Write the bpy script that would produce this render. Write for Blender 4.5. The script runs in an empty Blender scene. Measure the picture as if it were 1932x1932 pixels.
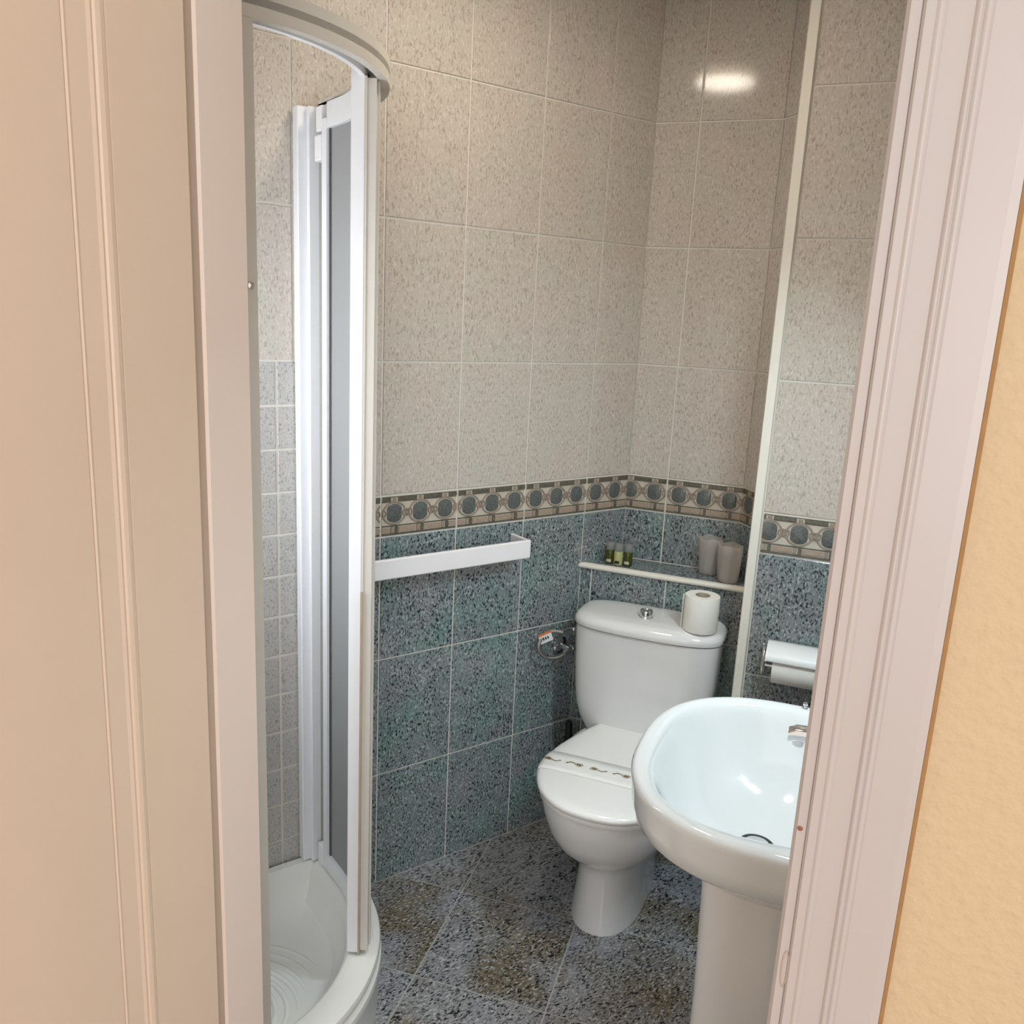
import bpy, bmesh, math, random
from mathutils import Vector, Matrix
random.seed(7)
C = bpy.context.scene.collection
sc = bpy.context.scene

# ------------------------------------------------------------------ camera
F_PX = 1610.834
cam_d = bpy.data.cameras.new('camera')
cam_d.sensor_width = 36.0
cam_d.lens = 36.0 * F_PX / 1932.0
cam_d.clip_start = 0.01
cam = bpy.data.objects.new('camera', cam_d)
C.objects.link(cam)
R_ = Vector((0.57717857, 0.81521576, 0.04783473))
U_ = Vector((-0.21165437, 0.09276368, 0.97293233))
F_ = Vector((-0.78871244, 0.57168013, -0.22608519))
m = Matrix((R_, U_, -F_)).transposed().to_4x4()
m.translation = Vector((1.89748, -1.80940, 1.57771))
cam.matrix_world = m
sc.camera = cam

# ------------------------------------------------------------------ world, lights, exposure
AA = 0.5705                                     # the toilet wall runs at this angle to the left wall
EV = Vector((math.cos(AA), math.sin(AA), 0))    # along the toilet wall, to the right
NV = Vector((-math.sin(AA), math.cos(AA), 0))   # into the toilet wall


def W(a, b, z=0.0):
    return EV * a + NV * b + Vector((0, 0, z))


w = bpy.data.worlds.new('world')
sc.world = w
w.use_nodes = True
w.node_tree.nodes['Background'].inputs[0].default_value = (1.0, 0.93, 0.85, 1)
w.node_tree.nodes['Background'].inputs[1].default_value = 1.0


def area(name, loc, direction, sx, sy, power, col, spread=math.pi, shape='RECTANGLE'):
    d = bpy.data.lights.new(name, 'AREA')
    d.shape = shape
    d.size = sx
    if shape in ('RECTANGLE', 'ELLIPSE'):
        d.size_y = sy
    d.energy = power
    d.color = col
    d.spread = spread
    o = bpy.data.objects.new(name, d)
    o.location = loc
    o.rotation_euler = Vector(direction).to_track_quat('-Z', 'Y').to_euler()
    C.objects.link(o)
    return o


# ceiling lamp of the bathroom, mirror lamp above the sink
area('ceiling_lamp_light', W(0.03, -0.90, 2.44), (0, 0, -1), 0.21, 0.21, 4.4, (1.0, 0.90, 0.76), shape='DISK')
area('mirror_lamp_light', W(0.785, -1.10, 1.66), -EV * 0.45 + NV * 0.25 + Vector((0, 0, -1)), 0.05, 0.50, 10.0,
     (0.76, 0.92, 1.0), spread=math.radians(145))
# cool light of an added unseen shower window, and bedroom daylight behind the camera
area('shower_fill_light', (0.30, -1.585, 1.33), (0.12, 1, -0.15), 0.46, 0.80, 2.8, (0.90, 0.95, 1.0))
area('bedroom_window_light', W(1.6, -4.4, 1.6), NV * 1.0 - EV * 0.35 + Vector((0, 0, -0.05)), 1.4, 1.4, 32.0,
     (0.93, 0.96, 1.0))

sc.view_settings.view_transform = 'Standard'
sc.view_settings.look = 'None'
sc.view_settings.gamma = 1.0
sc.view_settings.use_curve_mapping = False
sc.view_settings.exposure = 0.08
sc.cycles.max_bounces = 5
sc.cycles.diffuse_bounces = 4
sc.cycles.glossy_bounces = 2
sc.cycles.transmission_bounces = 4
sc.cycles.transparent_max_bounces = 6
sc.cycles.caustics_reflective = False
sc.cycles.caustics_refractive = False
sc.cycles.use_adaptive_sampling = True
sc.cycles.adaptive_threshold = 0.10
sc.cycles.adaptive_min_samples = 16


# ------------------------------------------------------------------ materials
def new_mat(name):
    mt = bpy.data.materials.new(name)
    mt.use_nodes = True
    nt = mt.node_tree
    return mt, nt, nt.nodes['Principled BSDF']


def plain(name, col, rough=0.4, metal=0.0, spec=0.5, bump=0.0, bscale=200.0, var=0.0, coat=0.0):
    mt, nt, p = new_mat(name)
    p.inputs['Base Color'].default_value = (*col, 1)
    p.inputs['Roughness'].default_value = rough
    p.inputs['Metallic'].default_value = metal
    p.inputs['Specular IOR Level'].default_value = spec
    p.inputs['Coat Weight'].default_value = coat
    tc = nt.nodes.new('ShaderNodeTexCoord')
    ns = nt.nodes.new('ShaderNodeTexNoise')
    ns.inputs['Scale'].default_value = bscale
    ns.inputs['Detail'].default_value = 2
    nt.links.new(tc.outputs['Object'], ns.inputs['Vector'])
    if var > 0:
        mx = nt.nodes.new('ShaderNodeMix')
        mx.data_type = 'RGBA'
        mx.inputs['A'].default_value = (*[c * (1 - var) for c in col], 1)
        mx.inputs['B'].default_value = (*[min(1, c * (1 + var)) for c in col], 1)
        nt.links.new(ns.outputs['Fac'], mx.inputs['Factor'])
        nt.links.new(mx.outputs['Result'], p.inputs['Base Color'])
    if bump > 0:
        bp = nt.nodes.new('ShaderNodeBump')
        bp.inputs['Strength'].default_value = bump
        bp.inputs['Distance'].default_value = 0.002
        nt.links.new(ns.outputs['Fac'], bp.inputs['Height'])
        nt.links.new(bp.outputs['Normal'], p.inputs['Normal'])
    return mt


def stone(name, base, dark, light, tint1, tint2, fleck=170.0, stretch=(1, 0.5, 1), rough=0.16, dthr=(0.36, 0.47),
          lthr=(0.58, 0.70), tint_amt=0.6, tscale=7.0, rot=0.0, bump=0.05, spec=0.5):
    """speckled ceramic: coloured patches, dark flecks, pale flecks; differs from piece to piece"""
    mt, nt, p = new_mat(name)
    N, L = nt.nodes, nt.links
    tc = N.new('ShaderNodeTexCoord')
    oi = N.new('ShaderNodeObjectInfo')
    mul = N.new('ShaderNodeVectorMath')
    mul.operation = 'SCALE'
    mul.inputs[0].default_value = (13.1, 7.7, 3.3)
    L.new(oi.outputs['Random'], mul.inputs['Scale'])
    add = N.new('ShaderNodeVectorMath')
    add.operation = 'ADD'
    L.new(tc.outputs['Object'], add.inputs[0])
    L.new(mul.outputs['Vector'], add.inputs[1])
    mp = N.new('ShaderNodeMapping')
    mp.inputs['Scale'].default_value = stretch
    mp.inputs['Rotation'].default_value = (0, 0, rot)
    L.new(add.outputs['Vector'], mp.inputs['Vector'])

    def noise(scale, detail=3, rgh=0.6, vec=mp, dist=0.0):
        n = N.new('ShaderNodeTexNoise')
        n.inputs['Scale'].default_value = scale
        n.inputs['Detail'].default_value = detail
        n.inputs['Roughness'].default_value = rgh
        n.inputs['Distortion'].default_value = dist
        L.new(vec.outputs['Vector'], n.inputs['Vector'])
        return n

    def ramp(src, lo, hi, inv=False):
        r = N.new('ShaderNodeMapRange')
        r.interpolation_type = 'SMOOTHSTEP'
        r.inputs['From Min'].default_value = lo
        r.inputs['From Max'].default_value = hi
        r.inputs['To Min'].default_value = 1.0 if inv else 0.0
        r.inputs['To Max'].default_value = 0.0 if inv else 1.0
        L.new(src, r.inputs['Value'])
        return r.outputs['Result']

    def mix(fac, a, b):
        x = N.new('ShaderNodeMix')
        x.data_type = 'RGBA'
        if isinstance(fac, float):
            x.inputs['Factor'].default_value = fac
        else:
            L.new(fac, x.inputs['Factor'])
        for key, v in (('A', a), ('B', b)):
            if isinstance(v, tuple):
                x.inputs[key].default_value = (*v, 1)
            else:
                L.new(v, x.inputs[key])
        return x.outputs['Result']

    def scale(src, k):
        q = N.new('ShaderNodeMath')
        q.operation = 'MULTIPLY'
        q.inputs[1].default_value = k
        L.new(src, q.inputs[0])
        return q.outputs[0]

    t = noise(tscale, 1, 0.5, add)
    col = mix(scale(ramp(t.outputs['Fac'], 0.44, 0.70), tint_amt), base, tint1)
    t2 = noise(tscale * 1.3, 1, 0.5, add)
    mp2 = N.new('ShaderNodeMapping')
    mp2.inputs['Location'].default_value = (4.2, 9.1, 2.0)
    L.new(add.outputs['Vector'], mp2.inputs['Vector'])
    L.new(mp2.outputs['Vector'], t2.inputs['Vector'])
    col = mix(scale(ramp(t2.outputs['Fac'], 0.46, 0.70), tint_amt), col, tint2)
    fl = noise(fleck, 2, 0.6, mp, 0.25)
    gate = noise(fleck * 0.16, 1, 0.5)
    lf = noise(fleck * 0.85, 2, 0.6, mp)
    col = mix(ramp(lf.outputs['Fac'], *lthr), col, light)
    dk = ramp(fl.outputs['Fac'], *dthr, inv=True)
    gt = ramp(gate.outputs['Fac'], 0.15, 0.55)
    gm = N.new('ShaderNodeMath')
    gm.operation = 'MULTIPLY'
    L.new(dk, gm.inputs[0])
    L.new(gt, gm.inputs[1])
    col = mix(gm.outputs[0], col, dark)
    L.new(col, p.inputs['Base Color'])
    p.inputs['Roughness'].default_value = rough
    p.inputs['Specular IOR Level'].default_value = spec
    if bump:
        bp = N.new('ShaderNodeBump')
        bp.inputs['Strength'].default_value = bump
        bp.inputs['Distance'].default_value = 0.0015
        big = noise(22, 0, 0.5, add)
        L.new(big.outputs['Fac'], bp.inputs['Height'])
        L.new(bp.outputs['Normal'], p.inputs['Normal'])
    return mt


M = {}
M['tile_light'] = stone('tile_light', (0.545, 0.495, 0.44), (0.40, 0.35, 0.30), (0.63, 0.58, 0.52),
                        (0.56, 0.475, 0.425), (0.51, 0.505, 0.44), fleck=230, stretch=(1, 0.38, 1),
                        dthr=(0.35, 0.48), lthr=(0.50, 0.68), tint_amt=0.5, tscale=5, rough=0.10, spec=0.3)
M['tile_dark'] = stone('tile_dark', (0.205, 0.242, 0.25), (0.016, 0.024, 0.026), (0.43, 0.485, 0.475),
                       (0.160, 0.275, 0.25), (0.25, 0.250, 0.272), fleck=210, stretch=(1, 0.55, 1),
                       dthr=(0.37, 0.50), lthr=(0.51, 0.68), tint_amt=0.75, tscale=6.5, rough=0.14)
M['tile_small'] = stone('tile_small', (0.47, 0.455, 0.43), (0.28, 0.27, 0.26), (0.55, 0.53, 0.50),
                        (0.48, 0.44, 0.41), (0.43, 0.44, 0.41), fleck=280, stretch=(1, 0.5, 1),
                        dthr=(0.35, 0.46), lthr=(0.52, 0.72), tint_amt=0.5, tscale=12, rough=0.2)
M['tile_floor'] = stone('tile_floor', (0.32, 0.325, 0.335), (0.014, 0.014, 0.014), (0.55, 0.555, 0.57),
                        (0.19, 0.145, 0.085), (0.32, 0.33, 0.37), fleck=230, stretch=(1, 0.45, 1), rot=0.7,
                        dthr=(0.38, 0.51), lthr=(0.51, 0.68), tint_amt=0.9, tscale=4, rough=0.2, bump=0.08)
M['grout'] = plain('grout', (0.74, 0.71, 0.65), 0.7, bump=0.2, bscale=300, var=0.06)
M['grout_floor'] = plain('grout_floor', (0.46, 0.45, 0.43), 0.8, bump=0.2, bscale=300, var=0.1)
M['trim_white'] = plain('trim_white', (0.80, 0.77, 0.69), 0.3, var=0.03, bscale=30)
M['ceramic'] = plain('ceramic', (0.79, 0.785, 0.78), 0.07, spec=0.6, coat=0.4)
M['ceramic_sink'] = plain('ceramic_sink', (0.68, 0.705, 0.71), 0.07, spec=0.6, coat=0.4)
M['tray'] = plain('tray', (0.80, 0.80, 0.76), 0.22, var=0.04, bscale=9)
M['seat'] = plain('seat', (0.88, 0.87, 0.85), 0.14)
M['plastic_white'] = plain('plastic_white', (0.88, 0.86, 0.88), 0.28)
M['alu_white'] = plain('alu_white', (0.80, 0.81, 0.84), 0.3, var=0.02, bscale=40)
M['alu_grey'] = plain('alu_grey', (0.62, 0.59, 0.54), 0.35, var=0.03, bscale=20)
M['gasket'] = plain('gasket', (0.10, 0.10, 0.10), 0.6)
M['seal_tan'] = plain('seal_tan', (0.40, 0.31, 0.24), 0.6, var=0.15, bscale=30)
M['rebate_shade'] = plain('rebate_shade', (0.46, 0.36, 0.28), 0.6)  # shade of the hinge gap put into the colour
M['chrome'] = plain('chrome', (0.75, 0.75, 0.76), 0.08, metal=1.0)
M['black'] = plain('black', (0.012, 0.012, 0.013), 0.35)
M['paper'] = plain('paper', (0.84, 0.82, 0.77), 0.9, bump=0.15, bscale=400, var=0.02)
M['band_white'] = plain('band_white', (0.88, 0.87, 0.84), 0.45)
M['card'] = plain('card', (0.45, 0.38, 0.29), 0.9)
M['plate_white'] = plain('plate_white', (0.84, 0.86, 0.86), 0.35)
M['cream'] = plain('border_cream', (0.54, 0.49, 0.41), 0.15, var=0.06, bscale=80)
M['border_ring'] = plain('border_ring', (0.31, 0.25, 0.20), 0.14, var=0.35, bscale=160)
M['border_dark'] = plain('border_dark', (0.12, 0.11, 0.085), 0.14, var=0.5, bscale=140)
M['border_pink'] = plain('border_pink', (0.37, 0.285, 0.22), 0.15, var=0.25, bscale=150)
M['medallion'] = plain('medallion', (0.115, 0.125, 0.12), 0.06, var=0.7, bscale=190)
M['door_paint'] = plain('door_paint', (0.72, 0.57, 0.45), 0.4, var=0.025, bscale=14, bump=0.04)
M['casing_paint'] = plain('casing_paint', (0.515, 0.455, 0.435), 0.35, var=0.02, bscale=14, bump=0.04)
M['jamb_paint'] = plain('jamb_paint', (0.78, 0.66, 0.59), 0.4, var=0.02, bscale=14)
M['stucco'] = plain('stucco', (0.61, 0.45, 0.275), 0.8, bump=1.0, bscale=90, var=0.04)
M['wood_floor'] = plain('wood_floor', (0.45, 0.30, 0.18), 0.35, var=0.15, bscale=12)
M['ceiling'] = plain('ceiling', (0.80, 0.78, 0.74), 0.8)
M['casing_shadow'] = plain('casing_shadow', (0.36, 0.19, 0.07), 0.8, var=0.2, bscale=60)  # shadow line between casing and wall, as a colour
M['knot'] = plain('knot', (0.28, 0.10, 0.06), 0.6)
M['slot_line'] = plain('slot_line', (0.50, 0.38, 0.30), 0.6)
M['gold'] = plain('gold', (0.20, 0.135, 0.035), 0.6)
M['orange'] = plain('orange', (0.75, 0.22, 0.06), 0.6)
M['braid'] = plain('braid', (0.42, 0.40, 0.38), 0.3, metal=0.9, bump=0.6, bscale=900)
M['wood_dark'] = plain('wood_dark', (0.30, 0.17, 0.08), 0.6)


def translucent(name, col, trans, alpha, rough=0.3):
    mt = bpy.data.materials.new(name)
    mt.use_nodes = True
    nt = mt.node_tree
    nt.nodes.clear()
    out = nt.nodes.new('ShaderNodeOutputMaterial')
    df = nt.nodes.new('ShaderNodeBsdfDiffuse')
    df.inputs[0].default_value = (*col, 1)
    tl = nt.nodes.new('ShaderNodeBsdfTranslucent')
    tl.inputs[0].default_value = (*col, 1)
    m1 = nt.nodes.new('ShaderNodeMixShader')
    m1.inputs[0].default_value = trans
    nt.links.new(df.outputs[0], m1.inputs[1])
    nt.links.new(tl.outputs[0], m1.inputs[2])
    gl = nt.nodes.new('ShaderNodeBsdfGlossy')
    gl.inputs['Roughness'].default_value = rough
    m2 = nt.nodes.new('ShaderNodeMixShader')
    m2.inputs[0].default_value = 0.05
    nt.links.new(m1.outputs[0], m2.inputs[1])
    nt.links.new(gl.outputs[0], m2.inputs[2])
    tr = nt.nodes.new('ShaderNodeBsdfTransparent')
    m3 = nt.nodes.new('ShaderNodeMixShader')
    m3.inputs[0].default_value = alpha
    nt.links.new(tr.outputs[0], m3.inputs[1])
    nt.links.new(m2.outputs[0], m3.inputs[2])
    nt.links.new(m3.outputs[0], out.inputs[0])
    return mt


M['frosted'] = translucent('frosted', (0.62, 0.63, 0.63), 0.55, 0.93)
M['clear_panel'] = translucent('clear_panel', (0.60, 0.60, 0.55), 0.5, 0.45)
M['film'] = translucent('film', (0.86, 0.78, 0.72), 0.45, 0.38, 0.12)
M['tumbler'] = translucent('tumbler', (0.75, 0.72, 0.70), 0.5, 0.35, 0.05)
M['cap_clear'] = translucent('cap_clear', (0.55, 0.55, 0.52), 0.5, 0.5, 0.1)


def liquid(name, col):
    mt, nt, p = new_mat(name)
    p.inputs['Base Color'].default_value = (*col, 1)
    p.inputs['Roughness'].default_value = 0.08
    return mt


M['gel_green'] = liquid('gel_green', (0.055, 0.065, 0.008))
M['gel_pale'] = liquid('gel_pale', (0.42, 0.44, 0.20))


def emit(name, col, s):
    mt = bpy.data.materials.new(name)
    mt.use_nodes = True
    nt = mt.node_tree
    p = nt.nodes['Principled BSDF']
    p.inputs['Base Color'].default_value = (*col, 1)
    p.inputs['Emission Color'].default_value = (*col, 1)
    p.inputs['Emission Strength'].default_value = s
    return mt


M['lamp_glow'] = emit('lamp_glow', (1.0, 0.80, 0.55), 5.0)
M['fill_window_glow'] = emit('fill_window_glow', (0.9, 0.95, 1.0), 3.0)  # pane of the added shower window
M['mirror_glow'] = emit('mirror_glow', (0.85, 0.95, 1.0), 6.0)


# ------------------------------------------------------------------ mesh helpers
def obj(name, mesh, mat=None, parent=None, kind=None):
    o = bpy.data.objects.new(name, mesh)
    C.objects.link(o)
    if mat is not None and not mesh.materials:
        mesh.materials.append(M[mat])
    if parent is not None:
        o.parent = parent
    if kind:
        o['kind'] = kind
    return o


def tag(o, label, cat, group=None):
    o['label'] = label
    o['category'] = cat
    if group:
        o['group'] = group
    return o


def thing(name, label, cat, loc=(0, 0, 0), rz=0.0, group=None):
    o = bpy.data.objects.new(name, None)
    o.empty_display_size = 0.05
    C.objects.link(o)
    o.location = loc
    o.rotation_euler = (0, 0, rz)
    return tag(o, label, cat, group)


def mesh_of(bm, name='m', smooth=False, angle=None):
    bmesh.ops.recalc_face_normals(bm, faces=bm.faces)
    me = bpy.data.meshes.new(name)
    bm.to_mesh(me)
    bm.free()
    if smooth:
        for p in me.polygons:
            p.use_smooth = True
        if angle:
            try:
                me.set_sharp_from_angle(angle=math.radians(angle))
            except Exception:
                pass
    return me


def pydata(verts, faces, smooth=False, angle=None):
    bm = bmesh.new()
    vs = [bm.verts.new(v) for v in verts]
    for f in faces:
        try:
            bm.faces.new([vs[i] for i in f])
        except ValueError:
            pass
    return mesh_of(bm, smooth=smooth, angle=angle)


def bm_box(bm, lo, hi, bevel=0.0, seg=1):
    r = bmesh.ops.create_cube(bm, size=1.0)
    s = [hi[i] - lo[i] for i in range(3)]
    c = [(hi[i] + lo[i]) / 2 for i in range(3)]
    for v in r['verts']:
        v.co = Vector((v.co.x * s[0] + c[0], v.co.y * s[1] + c[1], v.co.z * s[2] + c[2]))
    if bevel:
        ed = list({e for v in r['verts'] for e in v.link_edges})
        bmesh.ops.bevel(bm, geom=ed, offset=bevel, segments=seg, affect='EDGES', profile=0.5)


def box(lo, hi, bevel=0.0, seg=1):
    bm = bmesh.new()
    bm_box(bm, lo, hi, bevel, seg)
    return mesh_of(bm)


def prism(pts, z0, z1, bevel=0.0, seg=1):
    """extruded polygon, pts in (x, y)"""
    bm = bmesh.new()
    bot = [bm.verts.new((x, y, z0)) for x, y in pts]
    top = [bm.verts.new((x, y, z1)) for x, y in pts]
    n = len(pts)
    bm.faces.new(bot[::-1])
    bm.faces.new(top)
    for i in range(n):
        bm.faces.new((bot[i], bot[(i + 1) % n], top[(i + 1) % n], top[i]))
    if bevel:
        bmesh.ops.bevel(bm, geom=list(bm.edges), offset=bevel, segments=seg, affect='EDGES', profile=0.5)
    return mesh_of(bm)


def loft(rings, cap0=True, cap1=True, smooth=True, angle=50, closed=True):
    n = len(rings[0])
    verts = [p for r in rings for p in r]
    faces = []
    for k in range(len(rings) - 1):
        for i in range(n if closed else n - 1):
            j = (i + 1) % n
            faces.append((k * n + i, k * n + j, (k + 1) * n + j, (k + 1) * n + i))
    if cap0:
        faces.append(tuple(range(n))[::-1])
    if cap1:
        faces.append(tuple((len(rings) - 1) * n + i for i in range(n)))
    return pydata(verts, faces, smooth, angle)


def lathe(profile, n=32, center=(0, 0), cap0=True, cap1=True, smooth=True, angle=40):
    rings = []
    for r, z in profile:
        rings.append([(center[0] + r * math.cos(2 * math.pi * i / n), center[1] + r * math.sin(2 * math.pi * i / n), z)
                      for i in range(n)])
    return loft(rings, cap0, cap1, smooth, angle)


def tube(path, r, n=8, smooth=True):
    pts = [Vector(p) for p in path]
    rings = []
    up = Vector((0.3, 0.2, 1)).normalized()
    for i, p in enumerate(pts):
        t = (pts[min(i + 1, len(pts) - 1)] - pts[max(i - 1, 0)]).normalized()
        x = t.cross(up).normalized()
        y = x.cross(t).normalized()
        rings.append([tuple(p + x * (r * math.cos(2 * math.pi * k / n)) + y * (r * math.sin(2 * math.pi * k / n)))
                      for k in range(n)])
    return loft(rings, smooth=smooth)


def spline(pts, n=8):
    P = [Vector(p) for p in pts]
    out = []
    for i in range(len(P) - 1):
        p0, p1, p2, p3 = P[max(i - 1, 0)], P[i], P[i + 1], P[min(i + 2, len(P) - 1)]
        for k in range(n):
            t = k / n
            out.append(0.5 * ((2 * p1) + (p2 - p0) * t + (2 * p0 - 5 * p1 + 4 * p2 - p3) * t * t +
                              (3 * p1 - p0 - 3 * p2 + p3) * t ** 3))
    out.append(P[-1])
    return out


def rrect(hx, hy, p=4.0, n=48, cx=0.0, cy=0.0):
    out = []
    for i in range(n):
        t = 2 * math.pi * i / n
        c, s = math.cos(t), math.sin(t)
        out.append((cx + hx * math.copysign(abs(c) ** (2 / p), c), cy + hy * math.copysign(abs(s) ** (2 / p), s)))
    return out


# ------------------------------------------------------------------ tiles
GAP = 0.0045
TT = 0.003
_tile_cache = {}


def tile_mesh(w, h, mat, th=TT, bev=0.0012):
    key = (round(w, 4), round(h, 4), mat, th)
    if key not in _tile_cache:
        x, y, i = w / 2, h / 2, bev
        v = [(-x, -y, 0), (x, -y, 0), (x, y, 0), (-x, y, 0),
             (-x, -y, th - i * 0.6), (x, -y, th - i * 0.6), (x, y, th - i * 0.6), (-x, y, th - i * 0.6),
             (-x + i, -y + i, th), (x - i, -y + i, th), (x - i, y - i, th), (-x + i, y - i, th)]
        f = []
        for a, b in ((0, 4), (4, 8)):
            for k in range(4):
                f.append((a + k, a + (k + 1) % 4, b + (k + 1) % 4, b + k))
        f += [(8, 9, 10, 11), (3, 2, 1, 0)]
        me = pydata(v, f)
        me.materials.append(M[mat])
        _tile_cache[key] = me
    return _tile_cache[key]


def frame(origin, xdir, ydir):
    x = Vector(xdir).normalized()
    y = Vector(ydir).normalized()
    z = x.cross(y)
    mt = Matrix((x, y, z)).transposed().to_4x4()
    mt.translation = Vector(origin)
    return mt


def put_tile(parent, fr, x0, x1, y0, y1, mat, name='tile', gap=GAP, th=TT):
    w, h = x1 - x0 - gap, y1 - y0 - gap
    if w < 0.008 or h < 0.008:
        return None
    o = obj(name, tile_mesh(w, h, mat, th), parent=parent)
    o.matrix_local = fr @ Matrix.Translation(((x0 + x1) / 2, (y0 + y1) / 2, 0.0))
    return o


TW = 0.226
TH = 0.335
ZB1 = 1.1141                # top of the border
ZB0 = 1.0061                # its bottom edge
ZC = 2.50                   # ceiling
ROWS_L = [(ZB1 + k * TH, min(ZB1 + (k + 1) * TH, ZC)) for k in range(4)] + [(ZB1 + 4 * TH, ZC)]
ROWS_D = [(ZB0 - TH, ZB0), (ZB0 - 2 * TH, ZB0 - TH), (0.002, ZB0 - 2 * TH)]

# one border tile: cream ground, chain of rings around stone medallions, beaded strips
_border = {}


def ell(cx, cy, rx, ry, n=20, pinch=0.0):
    pts = []
    for i in range(n):
        t = 2 * math.pi * i / n
        c, s = math.cos(t), math.sin(t)
        k = 1 - pinch * (abs(c) ** 6)
        pts.append((cx + rx * c * k, cy + ry * s))
    return pts


def add_ring(bm, cx, cy, rx, ry, t, h, z, n=22):
    rows = []
    for i in range(n):
        a = 2 * math.pi * i / n
        c, s = math.cos(a), math.sin(a)
        row = [(cx + (rx - t) * c, cy + (ry - t) * s, z), (cx + (rx - t * 0.5) * c, cy + (ry - t * 0.5) * s, z + h),
               (cx + (rx + t * 0.5) * c, cy + (ry + t * 0.5) * s, z + h), (cx + (rx + t) * c, cy + (ry + t) * s, z)]
        rows.append([bm.verts.new(p) for p in row])
    for i in range(n):
        j = (i + 1) % n
        for k in range(3):
            bm.faces.new((rows[i][k], rows[j][k], rows[j][k + 1], rows[i][k + 1]))


def border_parts(w, h, x_off):
    """meshes of the relief of one border tile of width w; pattern phase x_off (m from the full tile's left edge)"""
    key = (round(w, 4), round(x_off, 4))
    if key in _border:
        return _border[key]
    p = TW / 3
    xs = lambda X: X - x_off - w / 2
    y = lambda f: h / 2 - f * h
    z0 = TT
    parts = []
    cy = y(0.43)

    def finish(bm, nm, mat, smooth=True):
        for sx in (-1, 1):
            bmesh.ops.bisect_plane(bm, geom=list(bm.verts) + list(bm.edges) + list(bm.faces), dist=1e-6,
                                   plane_co=(sx * (w / 2 - 0.0008), 0, 0), plane_no=(sx, 0, 0), clear_outer=True)
        if len(bm.faces) < 4:
            bm.free()
            return
        parts.append((nm, mesh_of(bm, smooth=smooth, angle=40), mat))

    rings = bmesh.new()
    for k in range(-1, 5):
        cx = xs(p * (k + 0.5))
        add_ring(rings, cx, cy, 0.0325, 0.0290, 0.0030, 0.0028, z0 - 0.0004)
        for d in (-0.0050, 0.0050):
            add_ring(rings, xs(p * k) + d, cy, 0.0085, 0.0095, 0.0021, 0.0038, z0 - 0.0004, 12)
    finish(rings, 'chain_relief', 'border_ring')
    for k in range(-1, 4):
        cx = xs(p * (k + 0.5))
        if cx + 0.026 < -w / 2 + 0.004 or cx - 0.026 > w / 2 - 0.004:
            continue
        out = ell(cx, cy, 0.0268, 0.0245, 22, 0.22)
        out2 = ell(cx, cy, 0.0240, 0.0212, 22, 0.22)
        bm = bmesh.new()
        rr = [[bm.verts.new((a, b, z)) for a, b in o] for o, z in ((out, z0 - 0.001), (out, z0 + 0.0012), (out2, z0 + 0.0024))]
        for q in range(2):
            for i_ in range(22):
                j_ = (i_ + 1) % 22
                bm.faces.new((rr[q][i_], rr[q][j_], rr[q + 1][j_], rr[q + 1][i_]))
        bm.faces.new(rr[2])
        finish(bm, 'medallion', 'medallion')

    def strip(fy0, fy1, seglen, mat, nm, shift, th=0.002):
        bm = bmesh.new()
        for k in range(-2, 5):
            c = xs(p * (k + shift) + p / 2)
            bm_box(bm, (c - seglen / 2, y(fy1), z0 - 0.001), (c + seglen / 2, y(fy0), z0 + th), 0.0009)
        finish(bm, nm, mat, False)

    strip(0.035, 0.125, 0.056, 'border_dark', 'top_bar_strip', 0.5)
    strip(0.045, 0.115, 0.011, 'border_ring', 'top_bead_strip', 0.0)
    strip(0.785, 0.915, 0.050, 'border_pink', 'lower_bar_strip', 0.5)
    strip(0.770, 0.930, 0.009, 'border_dark', 'lower_bead_strip', 0.08, 0.0035)
    strip(0.770, 0.930, 0.009, 'border_ring', 'lower_bead_strip', -0.08, 0.0035)

    def line(f0, f1, nm, mat):
        parts.append((nm, box((-w / 2 + 0.001, y(f1), z0 - 0.001), (w / 2 - 0.001, y(f0), z0 + 0.0012)), mat))

    line(0.010, 0.030, 'edge_line', 'border_dark')
    line(0.132, 0.152, 'edge_line', 'border_dark')
    line(0.735, 0.765, 'edge_line', 'border_dark')
    line(0.935, 0.985, 'edge_line', 'border_dark')
    for nm, me, mat in parts:
        me.materials.append(M[mat])
    _border[key] = parts
    return parts


def put_border(parent, fr, x0, x1, x_off=0.0):
    o = put_tile(parent, fr, x0, x1, ZB0, ZB1, 'cream', 'border_tile')
    if o is None:
        return
    for nm, me, mat in border_parts(x1 - x0 - GAP, ZB1 - ZB0 - GAP, x_off + GAP / 2):
        obj(nm, me, parent=o)


def tile_columns(parent, fr, cols, zmax=ZC, zdark=None, zlight_from=ZB1):
    """cols: list of (x0, x1, phase)"""
    for x0, x1, ph in cols:
        for z0, z1 in ROWS_L:
            if z1 - z0 > 0.02:
                put_tile(parent, fr, x0, x1, z0, z1, 'tile_light')
        put_border(parent, fr, x0, x1, ph)
        for z0, z1 in ROWS_D:
            put_tile(parent, fr, x0, x1, max(z0, 0.002), z1, 'tile_dark')


def slab(name, fr, x0, x1, z0, z1, mat='grout', th=0.08):
    """wall slab behind the frame plane"""
    me = box((x0, z0, -th), (x1, z1, 0.0))
    o = obj(name, me, mat, kind='structure')
    me.transform(fr)
    return o


UP = (0, 0, 1)
U1 = 0.167
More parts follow.
